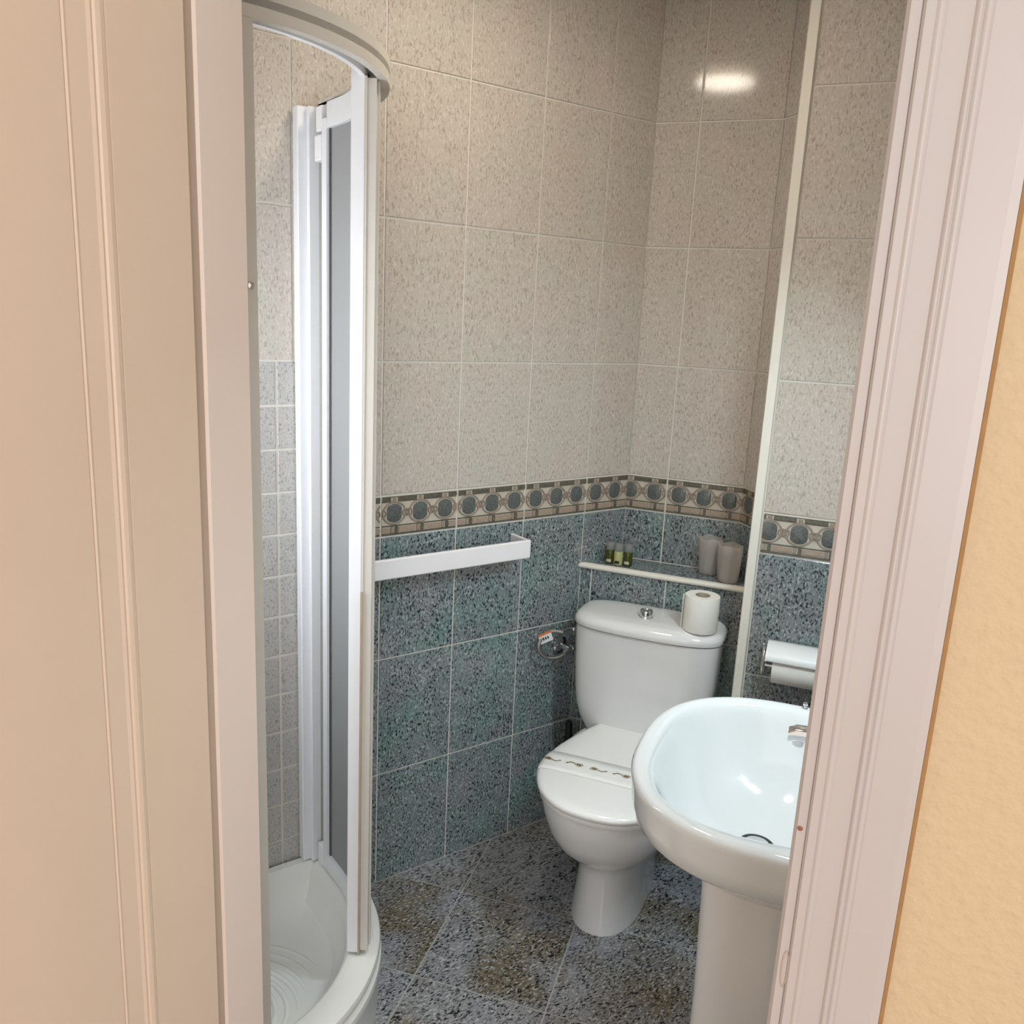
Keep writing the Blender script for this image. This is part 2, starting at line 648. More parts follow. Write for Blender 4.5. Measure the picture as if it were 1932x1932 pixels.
# left wall (x = 0); local x runs along +y, so u = -x
frL = frame((0, 0, 0), (0, 1, 0), UP)
wl = slab('wall_left', frL, -2.05, 0.0, 0, ZC)
SM0 = 1.013                  # the small shower tiles start here
cols = [(-U1, 0.0, 0.0)]
for k in range(3):
    cols.append((-(U1 + (k + 1) * TW), -(U1 + k * TW), 0.0))
tile_columns(wl, frL, cols)
for k in range(3, 7):        # inside the shower: large tiles above, small ones below
    for z0, z1 in ROWS_L[1:]:
        put_tile(wl, frL, -(U1 + (k + 1) * TW), -(U1 + k * TW), z0, z1, 'tile_light')
for z0, z1 in [ROWS_L[0]]:
    put_tile(wl, frL, -SM0, -(U1 + 3 * TW), z0, z1, 'tile_light')
put_border(wl, frL, -SM0, -(U1 + 3 * TW))
for z0, z1 in ROWS_D:
    put_tile(wl, frL, -SM0, -(U1 + 3 * TW), z0, z1, 'tile_dark')
for c in range(6):
    zt = ZB1 + TH
    for r in range(13):
        z1 = zt - r * 0.1015
        z0 = z1 - 0.1015
        if z0 > 0.10:
            put_tile(wl, frL, -(SM0 + (c + 1) * 0.1), -(SM0 + c * 0.1), z0, z1, 'tile_small', gap=0.006)

# recessed wall of the niche above the ledge
NE = 0.352                   # its right end
LB = -0.1356                 # front of the ledge
ZS = 0.850                   # top of the ledge
V1 = 0.1254
frB = frame((0, 0, 0), EV, UP)
wb = slab('wall_back', frB, -0.02, NE + 0.04, ZS - 0.05, ZC)
for x0, x1, ph in ((0.0, V1, TW - V1), (V1, NE, 0.0)):
    for z0, z1 in ROWS_L:
        if z1 - z0 > 0.02:
            put_tile(wb, frB, x0, x1, z0, z1, 'tile_light')
    put_border(wb, frB, x0, x1, ph)
    put_tile(wb, frB, x0, x1, ZS, ZB0, 'tile_dark')

# return of the pilaster beside the niche
PA, PB = 0.414, -0.321
r0, r1 = W(NE, 0), W(PA + 0.012, -0.096)
frR = frame(r0, r1 - r0, UP)
rl = (r1 - r0).length
wr_ = slab('wall_niche_side', frR, 0, rl, 0, ZC, th=0.03)
for x0, x1, ph in ((0.0, rl, 0.0),):
    for z0, z1 in ROWS_L:
        if z1 - z0 > 0.02:
            put_tile(wr_, frR, x0, x1, z0, z1, 'tile_light')
    put_border(wr_, frR, x0, x1, ph)
    for z0, z1 in ROWS_D:
        put_tile(wr_, frR, x0, x1, max(z0, 0.002), z1, 'tile_dark')

# ledge under the niche
frE = frame(W(0, LB), EV, UP)
ledge_l = LB * math.tan(AA)
ledge_r = PA + 0.010
pts = [W(ledge_l, LB), W(ledge_r, LB), W(ledge_r, -0.098), W(NE, 0), W(0, 0)]
wlg = obj('wall_ledge', prism([(p.x, p.y) for p in pts], 0.0, ZS - 0.006), 'grout', kind='structure')
for x0, x1 in ((ledge_l, -0.0545), (-0.0545, 0.1737), (0.1737, ledge_r)):
    for z0, z1 in ((ZB0 - TH, ZS - 0.012), (ZB0 - 2 * TH, ZB0 - TH), (0.002, ZB0 - 2 * TH)):
        put_tile(wlg, frE, x0, x1, z0, z1, 'tile_dark')
for q in ([(ledge_l + 0.008, LB + 0.006), (0.1254, LB + 0.006), (0.1254, -0.006), (0.002, -0.006)],
          [(0.1284, LB + 0.006), (ledge_r - 0.004, LB + 0.006), (ledge_r - 0.004, -0.104), (NE - 0.006, -0.006), (0.1284, -0.006)]):
    pp = [W(a, b) for a, b in q]
    obj('tile', prism([(p.x, p.y) for p in pp], ZS - 0.006, ZS - 0.001, 0.001), 'tile_dark', parent=wlg)
# white edge profile of the ledge
bm = bmesh.new()
sec = [(0.004, ZS - 0.015), (-0.009, ZS - 0.014), (-0.014, ZS - 0.009), (-0.014, ZS - 0.003), (-0.009, ZS + 0.001),
       (0.006, ZS + 0.001)]
ring_a = [tuple(W(ledge_l - 0.002 + db * 0.642, LB + db, z)) for db, z in sec]
ring_b = [tuple(W(ledge_r, LB + db, z)) for db, z in sec]
bm.free()
obj('trim_1', loft([ring_a, ring_b], angle=60), 'trim_white', kind='structure')

# pilaster face to the right of the niche
frP = frame(W(0, PB), EV, UP)
RW = 0.82                    # right wall
wp = slab('wall_pilaster', frP, PA + 0.012, RW + 0.1, 0, ZC, th=0.2)
tile_columns(wp, frP, [(PA + 0.026, PA + 0.026 + TW, 0.02), (PA + 0.026 + TW, RW, 0.0)])
# corner profile of the pilaster
me = prism([(p.x, p.y) for p in (W(PA - 0.002, PB + 0.004), W(PA + 0.001, PB - 0.009), W(PA + 0.022, PB - 0.009),
                                 W(PA + 0.025, PB + 0.002))], 0.0, ZC)
obj('trim_2', me, 'trim_white', kind='structure')

# right wall, front wall, ceiling, floor
frRt = frame(W(RW, PB), -NV, UP)
wrt = slab('wall_right', frRt, -0.2, 1.36, 0, ZC)
for k in range(6):
    x0, x1 = k * TW, min((k + 1) * TW, 1.345)
    for z0, z1 in ROWS_L:
        if z1 - z0 > 0.02:
            put_tile(wrt, frRt, x0, x1, z0, z1, 'tile_light')
    put_tile(wrt, frRt, x0, x1, ZB0, ZB1, 'cream', 'border_tile')
    for z0, z1 in ROWS_D:
        put_tile(wrt, frRt, x0, x1, max(z0, 0.002), z1, 'tile_dark')

FB, FI = -1.784, -1.679      # bedroom face and bathroom face of the door wall
DL, DR = -0.078, 0.618       # door opening
DH = 2.08
EW = {}


def ab_box(name, a0, a1, b0, b1, z0, z1, mat, parent=None, kind='structure', bevel=0.0):
    me = box((a0, b0, z0), (a1, b1, z1), bevel)
    me.transform(Matrix.Rotation(AA, 4, 'Z'))
    return obj(name, me, mat, parent, kind)


ab_box('wall_front', DR + 0.012, RW + 0.08, FB + 0.02, FI, 0, ZC, 'ceiling')
ab_box('wall_front_left', -1.15, DL - 0.06, FB + 0.02, FI, 0, ZC, 'ceiling')
ab_box('wall_front_top', DL - 0.06, DR + 0.012, FB + 0.02, FI, DH + 0.03, ZC, 'ceiling')
ab_box('wall_bedroom', DR + 0.012, 2.6, FB, FB + 0.02, 0, 2.6, 'stucco')
ab_box('wall_bedroom_left', -2.6, DL - 0.06, FB, FB + 0.02, 0, 2.6, 'stucco')
ab_box('wall_bedroom_top', DL - 0.06, DR + 0.012, FB, FB + 0.02, DH + 0.03, 2.6, 'stucco')
# short wall at the near end of the shower
pp = [(0.0, -1.60), (0.62, -1.60), (0.62, -1.67), (0.0, -2.0)]
obj('wall_shower', prism(pp, 0, ZC), 'ceiling', kind='structure')
wn = obj('fill_window', box((0.06, -1.602, 0.92), (0.54, -1.594, 1.76), 0.001), 'fill_window_glow', kind='structure')  # unseen glowing window, added to light the shower
for lo, hi in (((0.04, -1.604, 0.90), (0.56, -1.588, 0.925)), ((0.04, -1.604, 1.755), (0.56, -1.588, 1.78)),
               ((0.04, -1.604, 0.925), (0.065, -1.588, 1.755)), ((0.535, -1.604, 0.925), (0.56, -1.588, 1.755))):
    obj('fill_window_frame', box(lo, hi, 0.002), 'plastic_white', wn)
cp = [W(RW + 0.08, PB), W(RW + 0.08, FB), W(-1.15, FB), W(-1.3, -1.2), W(-0.3, 0.1), W(NE + 0.1, 0.1)]
obj('ceiling', prism([(p.x, p.y) for p in cp], ZC, ZC + 0.06), 'ceiling', kind='structure')

fl = obj('floor', prism([(p.x, p.y) for p in (W(RW + 0.06, PB + 0.05), W(RW + 0.06, FI - 0.04), W(-1.2, FI - 0.04),
                                              W(-0.25, 0.0), W(NE, 0.0))], -0.08, -0.001), 'grout_floor',
         kind='structure')


def clip(poly, px, py, nx, ny):
    out = []
    for i in range(len(poly)):
        p, q = poly[i], poly[(i + 1) % len(poly)]
        dp = (p[0] - px) * nx + (p[1] - py) * ny
        dq = (q[0] - px) * nx + (q[1] - py) * ny
        if dp >= 0:
            out.append(p)
        if (dp >= 0) != (dq >= 0):
            t = dp / (dp - dq)
            out.append((p[0] + (q[0] - p[0]) * t, p[1] + (q[1] - p[1]) * t))
    return out


FS, FA = 0.329, 0.6546
fx, fy = 0.1603, -0.6588
fc, fsn = math.cos(FA), math.sin(FA)
for i in range(-6, 6):
    for j in range(-5, 7):
        g = 0.0019
        q = []
        for di, dj in ((g / FS, g / FS), (1 - g / FS, g / FS), (1 - g / FS, 1 - g / FS), (g / FS, 1 - g / FS)):
            I, J = i + di, j + dj
            q.append((fx + FS * (I * fc + J * fsn), fy + FS * (I * fsn - J * fc)))
        q = clip(q, 0.002, 0, 1, 0)
        e1 = W(0, LB)
        if q:
            q = clip(q, e1.x, e1.y, -NV.x, -NV.y)
        e2 = W(RW, 0)
        if q:
            q = clip(q, e2.x, e2.y, -EV.x, -EV.y)
        e3 = W(0, FI - 0.03)
        if q:
            q = clip(q, e3.x, e3.y, NV.x, NV.y)
        if q and len(q) >= 3:
            ar = 0.5 * abs(sum(q[k][0] * q[(k + 1) % len(q)][1] - q[(k + 1) % len(q)][0] * q[k][1]
                               for k in range(len(q))))
            if ar > 0.0008:
                cx = sum(p[0] for p in q) / len(q)
                cy = sum(p[1] for p in q) / len(q)
                me = prism([(x - cx, y - cy) for x, y in q][::-1], -0.001, 0.0, 0.0)
                o = obj('floor_tile', me, 'tile_floor', parent=fl)
                o.location = (cx, cy, 0)
                me.transform(Matrix.Translation((0, 0, 0)))
ab_box('floor_bedroom', -2.6, 2.6, -4.6, FI - 0.041, -0.08, 0.0, 'wood_floor')


# ------------------------------------------------------------------ door frame, door leaf, casing
def extrude_profile(name, prof, z0, z1, mat, parent=None, kind=None):
    """prof: list of (a, b), closed polygon"""
    pp = [W(a, b) for a, b in prof]
    return obj(name, prism([(p.x, p.y) for p in pp], z0, z1), mat, parent, kind)


# right: jamb and moulded casing
extrude_profile('trim_3', [(DR, FI + 0.001), (DR, FB - 0.006), (DR + 0.003, FB - 0.010), (DR + 0.0105, FB - 0.010),
                           (DR + 0.0115, FB - 0.009), (DR + 0.0115, FI + 0.001)], 0, DH, 'casing_paint',
                kind='structure')
b0 = FB - 0.006


def bead(a0, a1, h, base, n=6):
    return [(a0 + (a1 - a0) * k / n, base - h * math.sin(math.pi * k / n)) for k in range(n + 1)]


t1 = b0 - 0.008
prof = [(DR + 0.0115, FB)] + [(DR + 0.0115, b0 - 0.005), (DR + 0.0135, t1)]
prof += [(DR + 0.019, t1)] + bead(DR + 0.0205, DR + 0.0265, 0.0015, t1) + [(DR + 0.028, t1 + 0.0015),
                                                                          (DR + 0.046, t1 + 0.001)]
prof += bead(DR + 0.047, DR + 0.0515, 0.0016, t1 - 0.0005) + bead(DR + 0.0520, DR + 0.0575, 0.0016, t1 - 0.0005)
prof += [(DR + 0.059, t1 - 0.001), (DR + 0.088, t1 - 0.001), (DR + 0.095, t1), (DR + 0.097, FB)]
extrude_profile('trim_4', prof, 0, DH + 0.09, 'casing_paint', kind='structure')
extrude_profile('shadow_strip', [(DR + 0.097, FB), (DR + 0.097, FB - 0.0015), (DR + 0.1005, FB - 0.0008), (DR + 0.1005, FB)], 0,
                DH + 0.09, 'casing_shadow', kind='structure')  # thin strip painted as the shadow along the casing's outer edge
# small brown knot and slot on the jamb edge
kn = lathe([(0.0003, 0.0), (0.0026, 0.0), (0.0016, 0.0006)], 10, cap0=True)
kn.transform(Matrix.Rotation(math.pi / 2, 4, 'X'))
ko = obj('paint_chip', kn, 'knot')
ko.location = W(0.6235, FB - 0.0102, 1.131)
ko.rotation_euler = (0, 0, AA)
tag(ko, 'tiny reddish brown chip in the paint of the right door jamb', 'paint chip')
slot = bmesh.new()
add_ring(slot, 0, 0, 0.0028, 0.020, 0.0008, 0.0008, 0, 20)
me = mesh_of(slot, smooth=True)
me.transform(Matrix.Rotation(math.pi / 2, 4, 'X'))
so = obj('latch_plate', me, 'slot_line')
so.location = W(0.6270, FB - 0.0102, 0.981)
so.rotation_euler = (0, 0, AA)
tag(so, 'narrow painted-over oval slot low on the right door jamb', 'latch plate')

# left: jamb lining and recessed strip, coloured brown for the shade in the gap
extrude_profile('trim_5', [(DL, FI + 0.001), (DL, -1.7525), (DL - 0.004, -1.7545), (DL - 0.06, -1.7545),
                           (DL - 0.06, FI + 0.001)], 0, DH, 'jamb_paint', kind='structure')
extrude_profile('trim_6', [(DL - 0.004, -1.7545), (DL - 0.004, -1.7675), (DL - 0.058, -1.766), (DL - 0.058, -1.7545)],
                0, DH, 'rebate_shade', kind='structure')
extrude_profile('trim_7', [(DL - 0.06, FI), (DL - 0.06, FB - 0.012), (DL - 0.15, FB - 0.012), (DL - 0.15, FI)], 0,
                DH + 0.09, 'jamb_paint', kind='structure')
ab_box('trim_8', DL - 0.06, DR + 0.012, FB - 0.006, FI, DH, DH + 0.03, 'casing_paint')

# door leaf, swung open into the bedroom; its face looks to the right
leaf = bpy.data.objects.new('door_1', None)
C.objects.link(leaf)
leaf['kind'] = 'structure'
leaf.location = W(DL, -1.770, 0.0)
leaf.rotation_euler = (0, 0, AA)
# local: x = a (face at x = 0), y = -distance from the hinge edge
LW_, LH_ = 0.66, 2.05


def lbox(name, x0, x1, t0, t1, z0, z1, mat='door_paint', bevel=0.0015):
    return obj(name, box((x0, -t1, z0), (x1, -t0, z1), bevel, 2), mat, leaf)


lbox('stile', -0.036, 0.0, 0.0, 0.105, 0.01, LH_)
lbox('stile', -0.036, 0.0, LW_ - 0.105, LW_, 0.01, LH_)
lbox('rail', -0.036, 0.0, 0.105, LW_ - 0.105, 0.01, 0.16)
lbox('rail', -0.036, 0.0, 0.105, LW_ - 0.105, 1.93, LH_)
# moulding: stepped vertical strips and the raised panel
mp_ = [(0.105, 0.0), (0.107, 0.0012), (0.112, 0.0022), (0.117, 0.0012), (0.119, -0.0006), (0.122, 0.0004), (0.126, -0.0010), (0.147, -0.0022), (0.150, -0.0014),
       (0.152, -0.0026)]
for flip in (False, True):
    sect = [(x, -t if not flip else -(LW_ - t)) for t, x in mp_]
    sect += [(-0.02, sect[-1][1]), (-0.02, sect[0][1])]
    me = prism(sect, 0.16, 1.93)
    obj('moulding', me, 'door_paint', leaf)
for zc, sg in ((0.16, 1), (1.93, -1)):
    rings = []
    for y_ in (-0.105, -(LW_ - 0.105)):
        rings.append([(x, y_, zc + sg * (t - 0.105)) for t, x in mp_] + [(-0.02, y_, zc + sg * 0.047),
                                                                          (-0.02, y_, zc)])
    obj('moulding', loft(rings, smooth=False), 'door_paint', leaf)
lbox('panel', -0.03, -0.0022, 0.152, LW_ - 0.152, 0.207, 1.883)
hb = obj('handle', lathe([(0.024, 0.0), (0.024, 0.006), (0.009, 0.010), (0.009, 0.04), (0.014, 0.045), (0.0, 0.046)],
                         20), 'chrome', leaf)
hb.rotation_euler = (0, math.pi / 2, 0)
hb.location = (0, -(LW_ - 0.05), 1.02)
lv = obj('lever', tube([(0.042, -(LW_ - 0.05), 1.02), (0.045, -(LW_ - 0.10), 1.02), (0.043, -(LW_ - 0.16), 1.018)],
                       0.008), 'chrome', leaf)

# ------------------------------------------------------------------ shower
CX, CY = 0.185, -1.38
YN = -1.598                  # near end of the enclosure


def spath(R, s):
    """s < 0: straight part (metres before the arc); 0..90: degrees on the arc; > 90: straight towards the near wall"""
    if s <= 0:
        return (CX + s, CY + R)
    if s <= 90:
        return (CX + R * math.sin(math.radians(s)), CY + R * math.cos(math.radians(s)))
    return (CX + R, CY - (s - 90) * 0.01)


def sweep(Ri, Ro, s0, s1, z0, z1, n=None):
    ss = []
    if s0 < 0:
        ss += [s0 + (min(0, s1) - s0) * k / 3 for k in range(4)]
    a0, a1 = max(s0, 0), min(s1, 90)
    if a1 > a0:
        k_ = max(2, int((a1 - a0) / 3))
        ss += [a0 + (a1 - a0) * k / k_ for k in range(k_ + 1)]
    if s1 > 90:
        ss += [90 + (s1 - 90) * k / 2 for k in range(3)]
    ss = sorted(set(round(s, 5) for s in ss))
    rings = []
    for s in ss:
        pi, po = spath(Ri, s), spath(Ro, s)
        rings.append([(*pi, z0), (*po, z0), (*po, z1), (*pi, z1)])
    return loft(rings, angle=40)


ZT = 0.168
tray = thing('shower_tray', 'off-white quadrant shower tray with a curved rim against the left wall', 'shower tray')


def outline(R, inset_wall):
    pts = [(inset_wall, YN + inset_wall)]
    for k in range(6):
        pts.append((inset_wall, YN + inset_wall + (CY + R - YN - inset_wall) * (k + 1) / 6))
    for k in range(1, 5):
        pts.append((inset_wall + (CX - inset_wall) * k / 4, CY + R))
    for k in range(1, 31):
        pts.append(spath(R, 3 * k))
    for k in range(1, 4):
        pts.append((CX + R, CY + (YN + inset_wall - CY) * k / 3))
    for k in range(1, 6):
        pts.append((CX + R + (inset_wall - CX - R) * k / 6, YN + inset_wall))
    return pts


levels = [(0.402, 0.010, 0.0), (0.404, 0.010, 0.10), (0.410, 0.010, 0.118), (0.408, 0.010, 0.130),
          (0.394, 0.010, 0.136), (0.394, 0.010, 0.141), (0.405, 0.010, 0.147), (0.407, 0.010, 0.158),
          (0.404, 0.010, 0.166), (0.398, 0.010, ZT), (0.342, 0.030, ZT), (0.334, 0.036, 0.163), (0.326, 0.045, 0.145),
          (0.314, 0.058, 0.110), (0.296, 0.078, 0.088), (0.26, 0.12, 0.078), (0.19, 0.18, 0.074)]
rings = [[(x, y, z) for x, y in outline(R, iw)] for R, iw, z in levels]
obj('basin', loft(rings, cap0=True, cap1=True, angle=35), 'tray', tray)
# anti-slip ribs, arcs around the drain
dcx, dcy = 0.33, -1.36
for k in range(7):
    rr = 0.075 + 0.024 * k
    path = []
    for d in range(0, 121, 8):
        a = math.radians(35 + d)
        x, y = dcx + rr * math.cos(a), dcy + rr * math.sin(a)
        d_arc = math.hypot(max(x - CX, 0), y - CY) if y > CY else 0
        if x > 0.125 and d_arc < 0.262:
            path.append((x, y, 0.0722))
    if len(path) > 3:
        obj('rib', tube(path, 0.0070, 8), 'tray', tray)
dr = obj('drain', lathe([(0.045, 0.076), (0.045, 0.081), (0.036, 0.083), (0.0, 0.083)], 28, (dcx, dcy)), 'chrome',
         tray)

enc = thing('shower_enclosure', 'white framed curved shower enclosure with frosted sliding door pushed open', 'shower enclosure')
obj('wall_profile', box((0.007, CY + 0.310, ZT + 0.004), (0.034, CY + 0.372, 1.985), 0.002), 'alu_white', enc)
obj('wall_profile', box((0.034, CY + 0.330, ZT + 0.004), (0.046, CY + 0.365, 1.985), 0.002), 'alu_white', enc)
obj('top_rail', sweep(0.352, 0.400, -0.14, 110, 1.985, 1.996), 'alu_grey', enc)
obj('outer_lip', sweep(0.384, 0.400, -0.14, 110, 1.968, 2.012), 'alu_grey', enc)
obj('inner_lip', sweep(0.352, 0.362, -0.14, 110, 1.972, 1.990), 'alu_white', enc)
obj('bottom_rail', sweep(0.356, 0.390, -0.14, 32, ZT + 0.001, ZT + 0.014), 'alu_white', enc)
# fixed panel behind the door
fp = obj('fixed_panel', sweep(0.374, 0.378, -0.138, 31, ZT + 0.02, 1.965), 'frosted', enc)
obj('panel_frame', sweep(0.366, 0.386, -0.140, -0.128, ZT + 0.014, 1.967), 'alu_grey', enc)
st = obj('end_stile', sweep(0.366, 0.383, 31, 37, ZT + 0.012, 1.969), 'alu_grey', enc)
obj('rib_line', sweep(0.383, 0.3855, 32.5, 34.0, ZT + 0.012, 1.969), 'alu_grey', st)
# sliding door
ZD0, ZD1 = ZT + 0.018, 1.982
d1 = obj('sliding_door', sweep(0.347, 0.351, -0.062, 32, ZD0 + 0.04, ZD1 - 0.05), 'frosted', enc)
obj('door_stile', sweep(0.338, 0.360, -0.088, -0.064, ZD0, ZD1 - 0.03), 'alu_white', d1)
obj('door_gasket', sweep(0.3435, 0.346, -0.064, -0.058, ZD0 + 0.04, ZD1 - 0.05), 'gasket', d1)
obj('door_stile', sweep(0.338, 0.362, 29, 37.5, ZD0 - 0.01, ZD1 + 0.004), 'alu_white', d1)
obj('door_seal', sweep(0.362, 0.3665, 35.5, 38.0, ZD0 - 0.014, 1.02), 'seal_tan', d1)
obj('door_seal', sweep(0.362, 0.3665, 33.0, 37.4, 1.02, ZD1 - 0.01), 'alu_grey', d1)
obj('top_frame', sweep(0.339, 0.358, -0.064, 29, ZD1 - 0.050, ZD1), 'alu_white', d1)
obj('bottom_frame', sweep(0.339, 0.358, -0.064, 29, ZD0, ZD0 + 0.045), 'alu_white', d1)
obj('roller_bracket', box((0.070, CY + 0.336, ZD1 - 0.052), (0.098, CY + 0.362, ZD1 - 0.002), 0.003, 2), 'plastic_white', d1)
obj('roller_bracket', box((0.062, CY + 0.336, ZD1 - 0.110), (0.094, CY + 0.356, ZD1 - 0.058), 0.003, 2), 'plastic_white', d1)
obj('roller_bracket', box((0.062, CY + 0.338, ZD0 - 0.004), (0.094, CY + 0.360, ZD0 + 0.050), 0.003, 2), 'plastic_white', d1)
# clear narrow strip of the fixed side next to the wall
obj('side_glass', sweep(0.352, 0.355, -0.136, -0.09, ZD0 + 0.03, ZD1 - 0.06), 'clear_panel', enc)
wp_ = spath(0.372, 30)
wh = obj('roller_wheel', lathe([(0.011, -0.004), (0.011, 0.004)], 16), 'black', enc)
wh.location = (wp_[0] - 0.005, wp_[1] - 0.012, 1.979)
wh.rotation_euler = (math.pi / 2, 0, -0.6)
# near stile of the other door
d2 = obj('sliding_door', sweep(0.347, 0.351, 92, 111, ZD0 + 0.04, ZD1 - 0.05), 'frosted', enc)
obj('door_stile', sweep(0.338, 0.398, 86, 92, ZD0 - 0.010, ZD1 + 0.012), 'alu_grey', d2)
sc_ = obj('screw_cap', lathe([(0.006, 0.0), (0.005, 0.003), (0.0, 0.004)], 14), 'chrome', d2)
p_ = spath(0.3985, 87.6)
sc_.location = (p_[0], p_[1], 1.60)
sc_.rotation_euler = (0, math.pi / 2, math.radians(2))

# ------------------------------------------------------------------ towel bar
tb = thing('towel_bar', 'white flat towel bar fixed to the dark tiles of the left wall', 'towel bar', (0.0, -0.435, 0.949))
prof_t = [(0.0955, 0.0, -0.026), (0.0955, 0.0, 0.026)]
obj('bar', box((0.082, -0.515, -0.026), (0.094, 0.004, 0.026), 0.004, 3), 'plastic_white', tb)
obj('arm', box((0.006, -0.006, -0.0255), (0.086, 0.004, 0.0255), 0.003, 2), 'plastic_white', tb)
obj('arm', box((0.006, -0.515, -0.0255), (0.086, -0.505, 0.0255), 0.003, 2), 'plastic_white', tb)

# ------------------------------------------------------------------ toilet
TA = 0.159
toi = thing('toilet', 'white close-coupled toilet with closed lid under the tiled ledge', 'toilet', W(TA, 0, 0), AA)


def egg(ha, bf, bb, z, n=48, pf=2.2, pb=3.2, mid=None):
    """closed outline: front tip at bf (negative), back at bb, half width ha"""
    if mid is None:
        mid = bf + (bb - bf) * 0.45
    out = []
    for i in range(n):
        t = 2 * math.pi * i / n
        c, s = math.cos(t), math.sin(t)
        if s < 0:
            x = ha * math.copysign(abs(c) ** (2 / pf), c)
            y = mid + (mid - bf) * -(abs(s) ** (2 / pf))
        else:
            x = ha * math.copysign(abs(c) ** (2 / pb), c)
            y = mid + (bb - mid) * (abs(s) ** (2 / pb))
        out.append((x, y, z))
    return out


secs = [(0.098, -0.648, -0.200, 0.0), (0.097, -0.647, -0.2, 0.012), (0.090, -0.636, -0.2, 0.08), (0.086, -0.628, -0.2, 0.15),
        (0.088, -0.630, -0.2, 0.185), (0.104, -0.655, -0.2, 0.202), (0.128, -0.692, -0.2, 0.228), (0.151, -0.726, -0.2, 0.260),
        (0.167, -0.750, -0.2, 0.300), (0.177, -0.766, -0.2, 0.345), (0.180, -0.773, -0.2, 0.380), (0.178, -0.771, -0.2, 0.394),
        (0.168, -0.760, -0.205, 0.398)]
obj('bowl', loft([egg(a, f, b, z, pf=2.3) for a, f, b, z in secs], angle=60), 'ceramic', toi)
ped = [(0.075, -0.40, -0.145, 0.0), (0.075, -0.40, -0.145, 0.20), (0.12, -0.42, -0.145, 0.26), (0.14, -0.42, -0.145, 0.36)]
obj('rear_pan', loft([egg(a, f, b, z, pf=4, pb=6) for a, f, b, z in ped], angle=60), 'ceramic', toi)

SEATW = [(-0.315, 0.100), (-0.320, 0.106), (-0.345, 0.119), (-0.40, 0.141), (-0.46, 0.161), (-0.52, 0.176), (-0.58, 0.183),
         (-0.64, 0.179), (-0.69, 0.163), (-0.73, 0.139), (-0.76, 0.108), (-0.78, 0.074), (-0.789, 0.040), (-0.792, 0.0)]


def seat_outline(z, sh=0.0, n=5):
    half = spline([(w_, b_, 0) for b_, w_ in SEATW], n)
    pts = []
    cy = -0.56
    for p in half:
        x = max(p.x, 0.0)
        pts.append((x, p.y))
    full = [(-x, y) for x, y in pts[:-1]] + [(0.0, pts[-1][1])] + [(x, y) for x, y in reversed(pts[:-1])]
    k = 1 - sh / 0.18
    ky = 1 - sh / 0.23
    return [(x * k, cy + (y - cy) * ky, z) for x, y in full]


obj('seat_ring', loft([seat_outline(0.399, 0.010), seat_outline(0.402, 0.006), seat_outline(0.414, 0.006),
                       seat_outline(0.416, 0.010)], angle=60), 'seat', toi)
obj('seat_lid', loft([seat_outline(0.4175, 0.006), seat_outline(0.420, 0.001), seat_outline(0.428, 0.0),
                      seat_outline(0.433, 0.003), seat_outline(0.4365, 0.010), seat_outline(0.4385, 0.026),
                      seat_outline(0.4395, 0.06)], angle=60), 'seat', toi)
for sx in (-0.075, 0.075):
    hg = obj('hinge', lathe([(0.011, -0.016), (0.011, 0.016)], 16), 'plastic_white', toi)
    hg.rotation_euler = (0, math.pi / 2, 0)
    hg.location = (sx, -0.318, 0.408)


def cis(ha, bf, bb, z, p=5.0):
    n = 56
    out = []
    cy, hy = (bf + bb) / 2, (bb - bf) / 2
    for i in range(n):
        t = 2 * math.pi * i / n
        c, s = math.cos(t), math.sin(t)
        x = ha * math.copysign(abs(c) ** (2 / p), c)
        y = cy + hy * math.copysign(abs(s) ** (2 / p), s)
        if s < 0:
            y -= 0.014 * (1 - (x / ha) ** 2)
        out.append((x, y, z))
    return out


BBk = LB - 0.010
cs = [(0.120, -0.300, BBk, 0.372), (0.146, -0.312, BBk, 0.385), (0.166, -0.320, BBk, 0.408), (0.182, -0.325, BBk, 0.440),
      (0.193, -0.328, BBk, 0.480), (0.199, -0.330, BBk, 0.530), (0.203, -0.332, BBk, 0.600), (0.206, -0.334, BBk, 0.700),
      (0.206, -0.334, BBk, 0.7195)]
obj('cistern', loft([cis(*c) for c in cs], angle=60), 'ceramic', toi)
ls = [(0.205, -0.334, BBk - 0.001, 0.7215), (0.212, -0.341, BBk - 0.001, 0.724), (0.2135, -0.3425, BBk - 0.001, 0.733),
      (0.212, -0.341, BBk - 0.001, 0.741), (0.206, -0.334, BBk - 0.003, 0.749), (0.196, -0.325, BBk - 0.008, 0.7545),
      (0.180, -0.310, BBk - 0.02, 0.757), (0.12, -0.27, BBk - 0.05, 0.7585)]
obj('cistern_lid', loft([cis(*c, 4.0) for c in ls], angle=60), 'ceramic', toi)
btn = obj('flush_button', lathe([(0.0195, 0.7575), (0.0195, 0.7605), (0.0180, 0.762), (0.0180, 0.7785), (0.0172, 0.7800), (0.0140, 0.7803), (0.0132, 0.7785), (0.0, 0.7785)],
                                28, (0.150 - TA, -0.266)), 'chrome', toi)

# paper band around the closed lid, printed with small scrolls
zb = 0.4402
band = []
for b_ in (-0.547, -0.642):
    for k in range(0, 13):
        band.append((b_, k))


def lid_half(b_):
    half = spline([(w_, bb_, 0) for bb_, w_ in SEATW], 6)
    best = 0
    for p, q_ in zip(half, half[1:]):
        if (p.y - b_) * (q_.y - b_) <= 0 and p.y != q_.y:
            best = p.x + (q_.x - p.x) * (b_ - p.y) / (q_.y - p.y)
    return best


